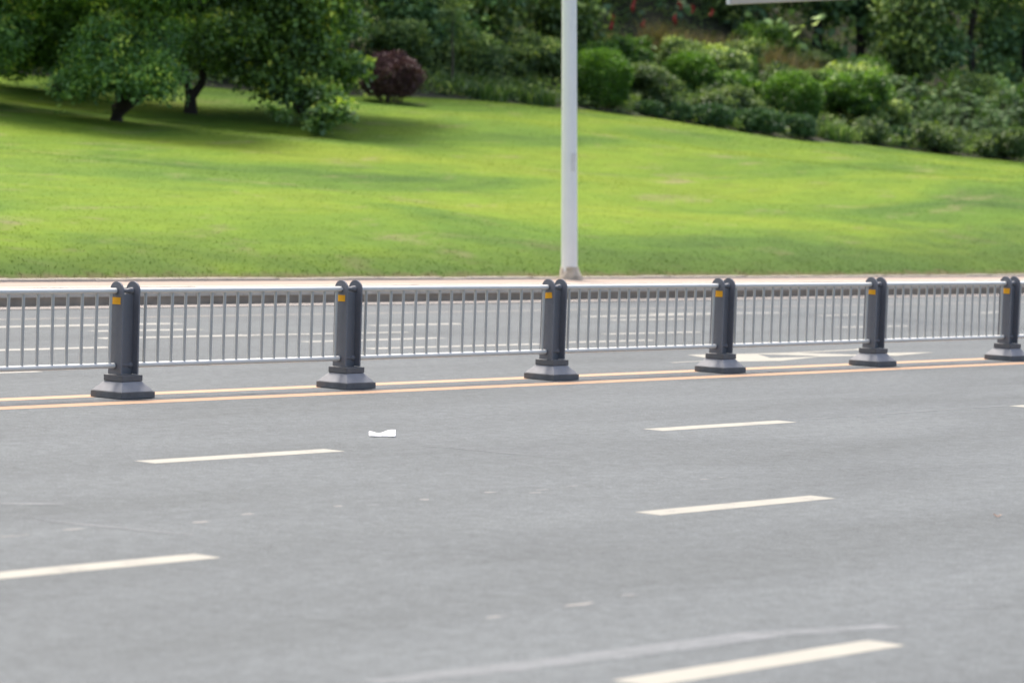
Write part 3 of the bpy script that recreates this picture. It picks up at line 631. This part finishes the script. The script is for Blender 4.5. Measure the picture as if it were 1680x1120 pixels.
SH = [
('round purple leaved bush on thin stems at the top of the lawn', 'purple', 64.6, 37.3, 1.70, 1.34),
('clump of strappy green leaves between the purple bush and the pole', 'strap', 69.6, 38.5, 1.7, .55),
('clump of strappy leaves just left of the white pole', 'strap', 71.2, 38.0, 1.6, .5),
('large tall clipped green shrub right beside the white pole', 'ball', 73.8, 37.5, 1.80, 1.66),
('loose pale green shrub right of the tall clipped shrub', 'leafy', 76.4, 37.6, 1.72, 1.5),
('clipped round shrub with drooping front, left of the middle', 'ball', 81.2, 39.8, 1.68, 1.3),
('clipped dome shrub set highest on the bank, before the dry grass', 'ball', 85.4, 41.4, 1.75, 1.15),
('clipped round green ball shrub, the rightmost of the clipped balls', 'ball', 82.9, 37.1, 1.90, 1.56),
('tiny low bush at the lawn edge below the pale green shrub', 'low', 75.4, 36.9, .85, .42),
('small low dark bush at the lawn edge, left end of the low hedge row', 'low', 76.6, 36.7, .78, .53),
('low dark clipped bush at the lawn edge, second in the low hedge row', 'low', 77.8, 36.4, 1.3, .65),
('wide low dark clipped bush left of the rightmost clipped ball', 'low', 79.6, 36.0, 1.5, .72),
('low dark bush at the foot of the rightmost clipped ball', 'low', 81.3, 35.7, 1.05, .66),
('tuft of tall light green grass at the lawn edge right of the clipped ball', 'strap', 82.9, 35.5, 1.2, .62),
('brownish low bush at the lawn edge right of the tall grass', 'leafy', 84.4, 35.2, 1.33, .72),
('small low green bush left of the long leafy hedge', 'low', 85.8, 35.1, .9, .58),
('low leafy hedge clump at the lawn edge under the palmate shrubs', 'leafy', 87.1, 34.5, 2.2, .78),
('low leafy hedge clump at the right edge of the photo', 'leafy', 89.8, 34.0, 2.4, .9),
('bright leafy mound right behind the rightmost clipped ball', 'soft', 85.9, 36.9, 2.6, 1.95),
('palmate leaved shrub with pale leaves, left one of the palmate group', 'palm', 88.8, 36.9, 2.6, 2.1),
('palmate leaved shrub in the middle of the palmate group', 'palm', 90.8, 36.0, 2.8, 2.05),
('palmate leaved shrub at the right edge of the photo', 'palm', 93.4, 35.5, 2.7, 2.4),
('dark leafy shrub in the hollow right of the clipped ball', 'wild', 86.4, 36.1, 2.0, 1.3),
('palmate leaved shrub standing low in front of the palmate group', 'palm', 91.3, 34.9, 2.4, 1.45),
('loose pale shrub between two clipped balls', 'leafy', 80.8, 37.6, 1.7, .95),
('soft pale shrub behind the low hedge row', 'leafy', 79.4, 37.6, 1.5, .85),
('dry brown grass clump under the red cloth strips', 'dry', 85.7, 43.3, 4.4, 1.5),
('dry brown grass clump behind the highest clipped dome', 'dry', 89.0, 42.9, 4.2, 1.5),
('dry grass clump left of the palmate shrubs high on the bank', 'dry', 90.9, 41.0, 3.3, 1.5),
('dry tan grass clump beside the white pole high on the bank', 'dry', 81.4, 43.2, 3.2, 1.0),
('bright yellow green shrub right of the white pole above the clipped shrub', 'soft', 77.5, 40.4, 2.2, 1.5),
('wild green shrub left of the white pole behind the strappy clumps', 'wild', 74.5, 40.7, 2.6, 1.45),
('wild shrub right of the purple bush under the forest', 'wild', 71.3, 40.4, 2.5, 1.3),
('wild dark shrub directly behind the purple bush', 'wild', 68.6, 40.9, 2.2, 1.4),
('light green bush high on the bank under the sign', 'soft', 91.0, 44.6, 2.8, 1.6),
('light green shrub high on the bank left of the palmate group', 'soft', 92.5, 40.9, 2.0, 1.9),
('wild shrub behind the palmate group near the right edge', 'wild', 95.2, 38.2, 2.6, 2.2),
('wild shrub above the drooping front ball, among dry grass', 'wild', 84.0, 42.3, 1.6, 1.2),
('leafy shrub wedged between the tall clipped shrub and the pale one', 'soft', 75.2, 38.6, 1.6, 1.25),
('wild shrub in the gap behind the two clipped balls', 'wild', 83.3, 40.4, 2.2, 1.5),
('soft green shrub between the drooping clipped ball and the rightmost ball', 'soft', 81.9, 38.6, 1.7, 1.15),
('wild green shrub growing out of the dry brown grass', 'wild', 87.6, 42.6, 2.0, 1.5),
('pale leafy shrub behind the rightmost clipped ball', 'leafy', 85.3, 38.8, 2.0, 1.5),
('wild green shrub behind the bright leafy mound', 'wild', 88.2, 38.6, 2.4, 1.9),
('pale shrub at the right end of the dry grass', 'leafy', 91.8, 42.6, 2.0, 1.5),
('yellow green shrub beside the dry grass left end', 'soft', 80.2, 41.6, 2.0, 1.2),
('wild green shrub at the left end of the treeline behind the forked tree', 'wild', 55.5, 42.5, 2.6, 1.3),
('wild green shrub in the treeline behind the leaning tree', 'wild', 58.6, 41.6, 2.6, 1.3),
('wild green shrub in the treeline behind the crooked trunk', 'wild', 61.4, 41.3, 2.6, 1.2),
('wild green shrub in the treeline behind the drooping bough', 'wild', 64.4, 41.0, 2.6, 1.2),
('wild green shrub at the left edge of the treeline', 'wild', 52.8, 43.4, 2.6, 1.4),
]
for s in SH:
    nm = {'dry': 'grass_clump', 'strap': 'grass_clump'}.get(s[1], 'shrub')
    shrub(s[0], *s[1:], cat='bush' if nm == 'shrub' else 'grass clump', name=nm)
m_ = 7500; cx = rng.uniform(44, 108, m_); ee = .25+rng.uniform(0, 1, m_)**1.3*26; cy = edgeY(cx)+ee; cz = terr(cx, cy)+rng.uniform(.0, .28, m_); K = 26
off = rng.normal(size=(m_, K, 3))*np.array([.26, .26, .11]); P = (np.stack([cx, cy, cz], 1)[:, None, :]+off).reshape(-1, 3)
A = off.reshape(-1, 3)+unit(m_*K)*.25+np.array([0, 0, .12]); A /= np.linalg.norm(A, axis=1)[:, None]
k2 = (P[:, 1]-edgeY(P[:, 0]) > .05) & (P[:, 2] > terr(P[:, 0], P[:, 1])); T = (rng.normal(.42, .22, m_)[:, None]+rng.normal(0, .1, (m_, K))).ravel()
v, f, t = leaf_quads(P[k2], A[k2], .15*rng.uniform(.6, 1.3, int(k2.sum())), .07, T[k2])
tag(link_mesh('ground_cover', np_mesh('ground_cover', v, f, M['forestB'], t)), 'tangled green ground cover under the shrubs and trees', 'ground cover', kind='stuff')
# a bare sapling at the wood's edge
o = tag(empty('sapling', (68.9, 38.9, tz(68.9, 38.9))), 'thin bare stemmed sapling right of the purple bush', 'sapling')
b = MB(); b.tube([rp(0, -.1), rp(.02, .8), rp(-.04, 1.7), rp(.02, 2.8)], [.04, .032, .025, .01], 8); b.build('trunk', M['barkpale'], o)
P, A, T = crown_pts([(0, 0, 2.2, .5), (.2, -.1, 1.7, .35), (-.2, .1, 2.7, .4)], 120, .12, 14); v, f, t = leaf_quads(P, A, .12, .06, T)
link_mesh('crown', np_mesh('crown', v, f, M['forestB'], t), o)
# red cloth strips hanging in the dark trees
for k, (x, y, z, h) in enumerate([(85.7, 46.6, 7.2, .55), (86.2, 46.1, 7.8, .5), (86.4, 45.8, 7.15, .3), (87.1, 45.0, 7.35, .42), (87.2, 44.9, 7.85, .3), (87.5, 44.6, 7.75, .3), (87.9, 44.1, 7.65, .25)]):
    b = MB(); n = 8; V = []; F = []
    for i in range(n+1):
        t = i/n; ww = .025+.04*math.sin(math.pi*t)+.02*math.sin(9*t+k); cx = .05*math.sin(5*t+k)
        for sgn in (-1, 1): V.append((sgn*ww*.65+cx, -sgn*ww*.76, -h*t)); 
        if i: F.append((2*i-2, 2*i-1, 2*i+1, 2*i))
    b.add(V, F, True); o = b.build('red_cloth', M['red'], None, (x, y, z+h*.5)); md = o.modifiers.new('thick', 'SOLIDIFY'); md.thickness = .01
    tag(o, ['longest red cloth strip, leftmost, right beside the white pole', 'red cloth strip second from the pole, cut by the top edge', 'small red cloth strip third from the pole, above the dry grass', 'long red cloth strip fourth from the pole, over the dry grass', 'short red cloth strip at the top edge, fifth from the pole', 'short red cloth strip sixth from the pole', 'rightmost small red cloth strip, farthest from the pole'][k], 'cloth strip', 'red cloth strips in the dark trees')
# ------------------------------------------------------------ grass blades over the lawn (uncountable)
n = 520000
gx = rng.uniform(27, 97, n); gy = 15.07+(edgeY(gx)-15.07)*rng.uniform(0, 1, n)
# keep only the wedge the lawn shows in, with a wide margin
ang = np.arctan2(gx, gy+21.766); k2 = (ang > .66) & (ang < 1.12); gx, gy = gx[k2], gy[k2]; n = len(gx)
gz = terr(gx, gy)-.01
def vn(x, y, s, ph):
    return (np.sin(x*s+ph)+np.sin(y*s*1.7+1.3*ph+1.5*np.sin(x*s*.6))+np.sin((x+y)*s*1.9+ph*2))/3
patch = .5+.22*vn(gx, gy, .45, 1.)+.16*vn(gx, gy, 1.3, 2.7)+.10*vn(gx, gy, 3.4, .4)
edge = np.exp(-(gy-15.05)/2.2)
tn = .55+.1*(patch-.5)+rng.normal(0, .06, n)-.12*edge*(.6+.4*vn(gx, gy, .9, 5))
hgt = rng.uniform(.014, .03, n)*(1+.9*np.exp(-(gy-15.05)/.8))
d = unit(n); d[:, 2] = 0; sd = np.cross(d, [0, 0, 1]); base = np.stack([gx, gy, gz], 1); wd = .012
V = np.empty((n, 3, 3)); V[:, 0] = base-sd*wd; V[:, 1] = base+sd*wd; V[:, 2] = base+d*(hgt*.6)[:, None]+np.array([0, 0, 1])*hgt[:, None]
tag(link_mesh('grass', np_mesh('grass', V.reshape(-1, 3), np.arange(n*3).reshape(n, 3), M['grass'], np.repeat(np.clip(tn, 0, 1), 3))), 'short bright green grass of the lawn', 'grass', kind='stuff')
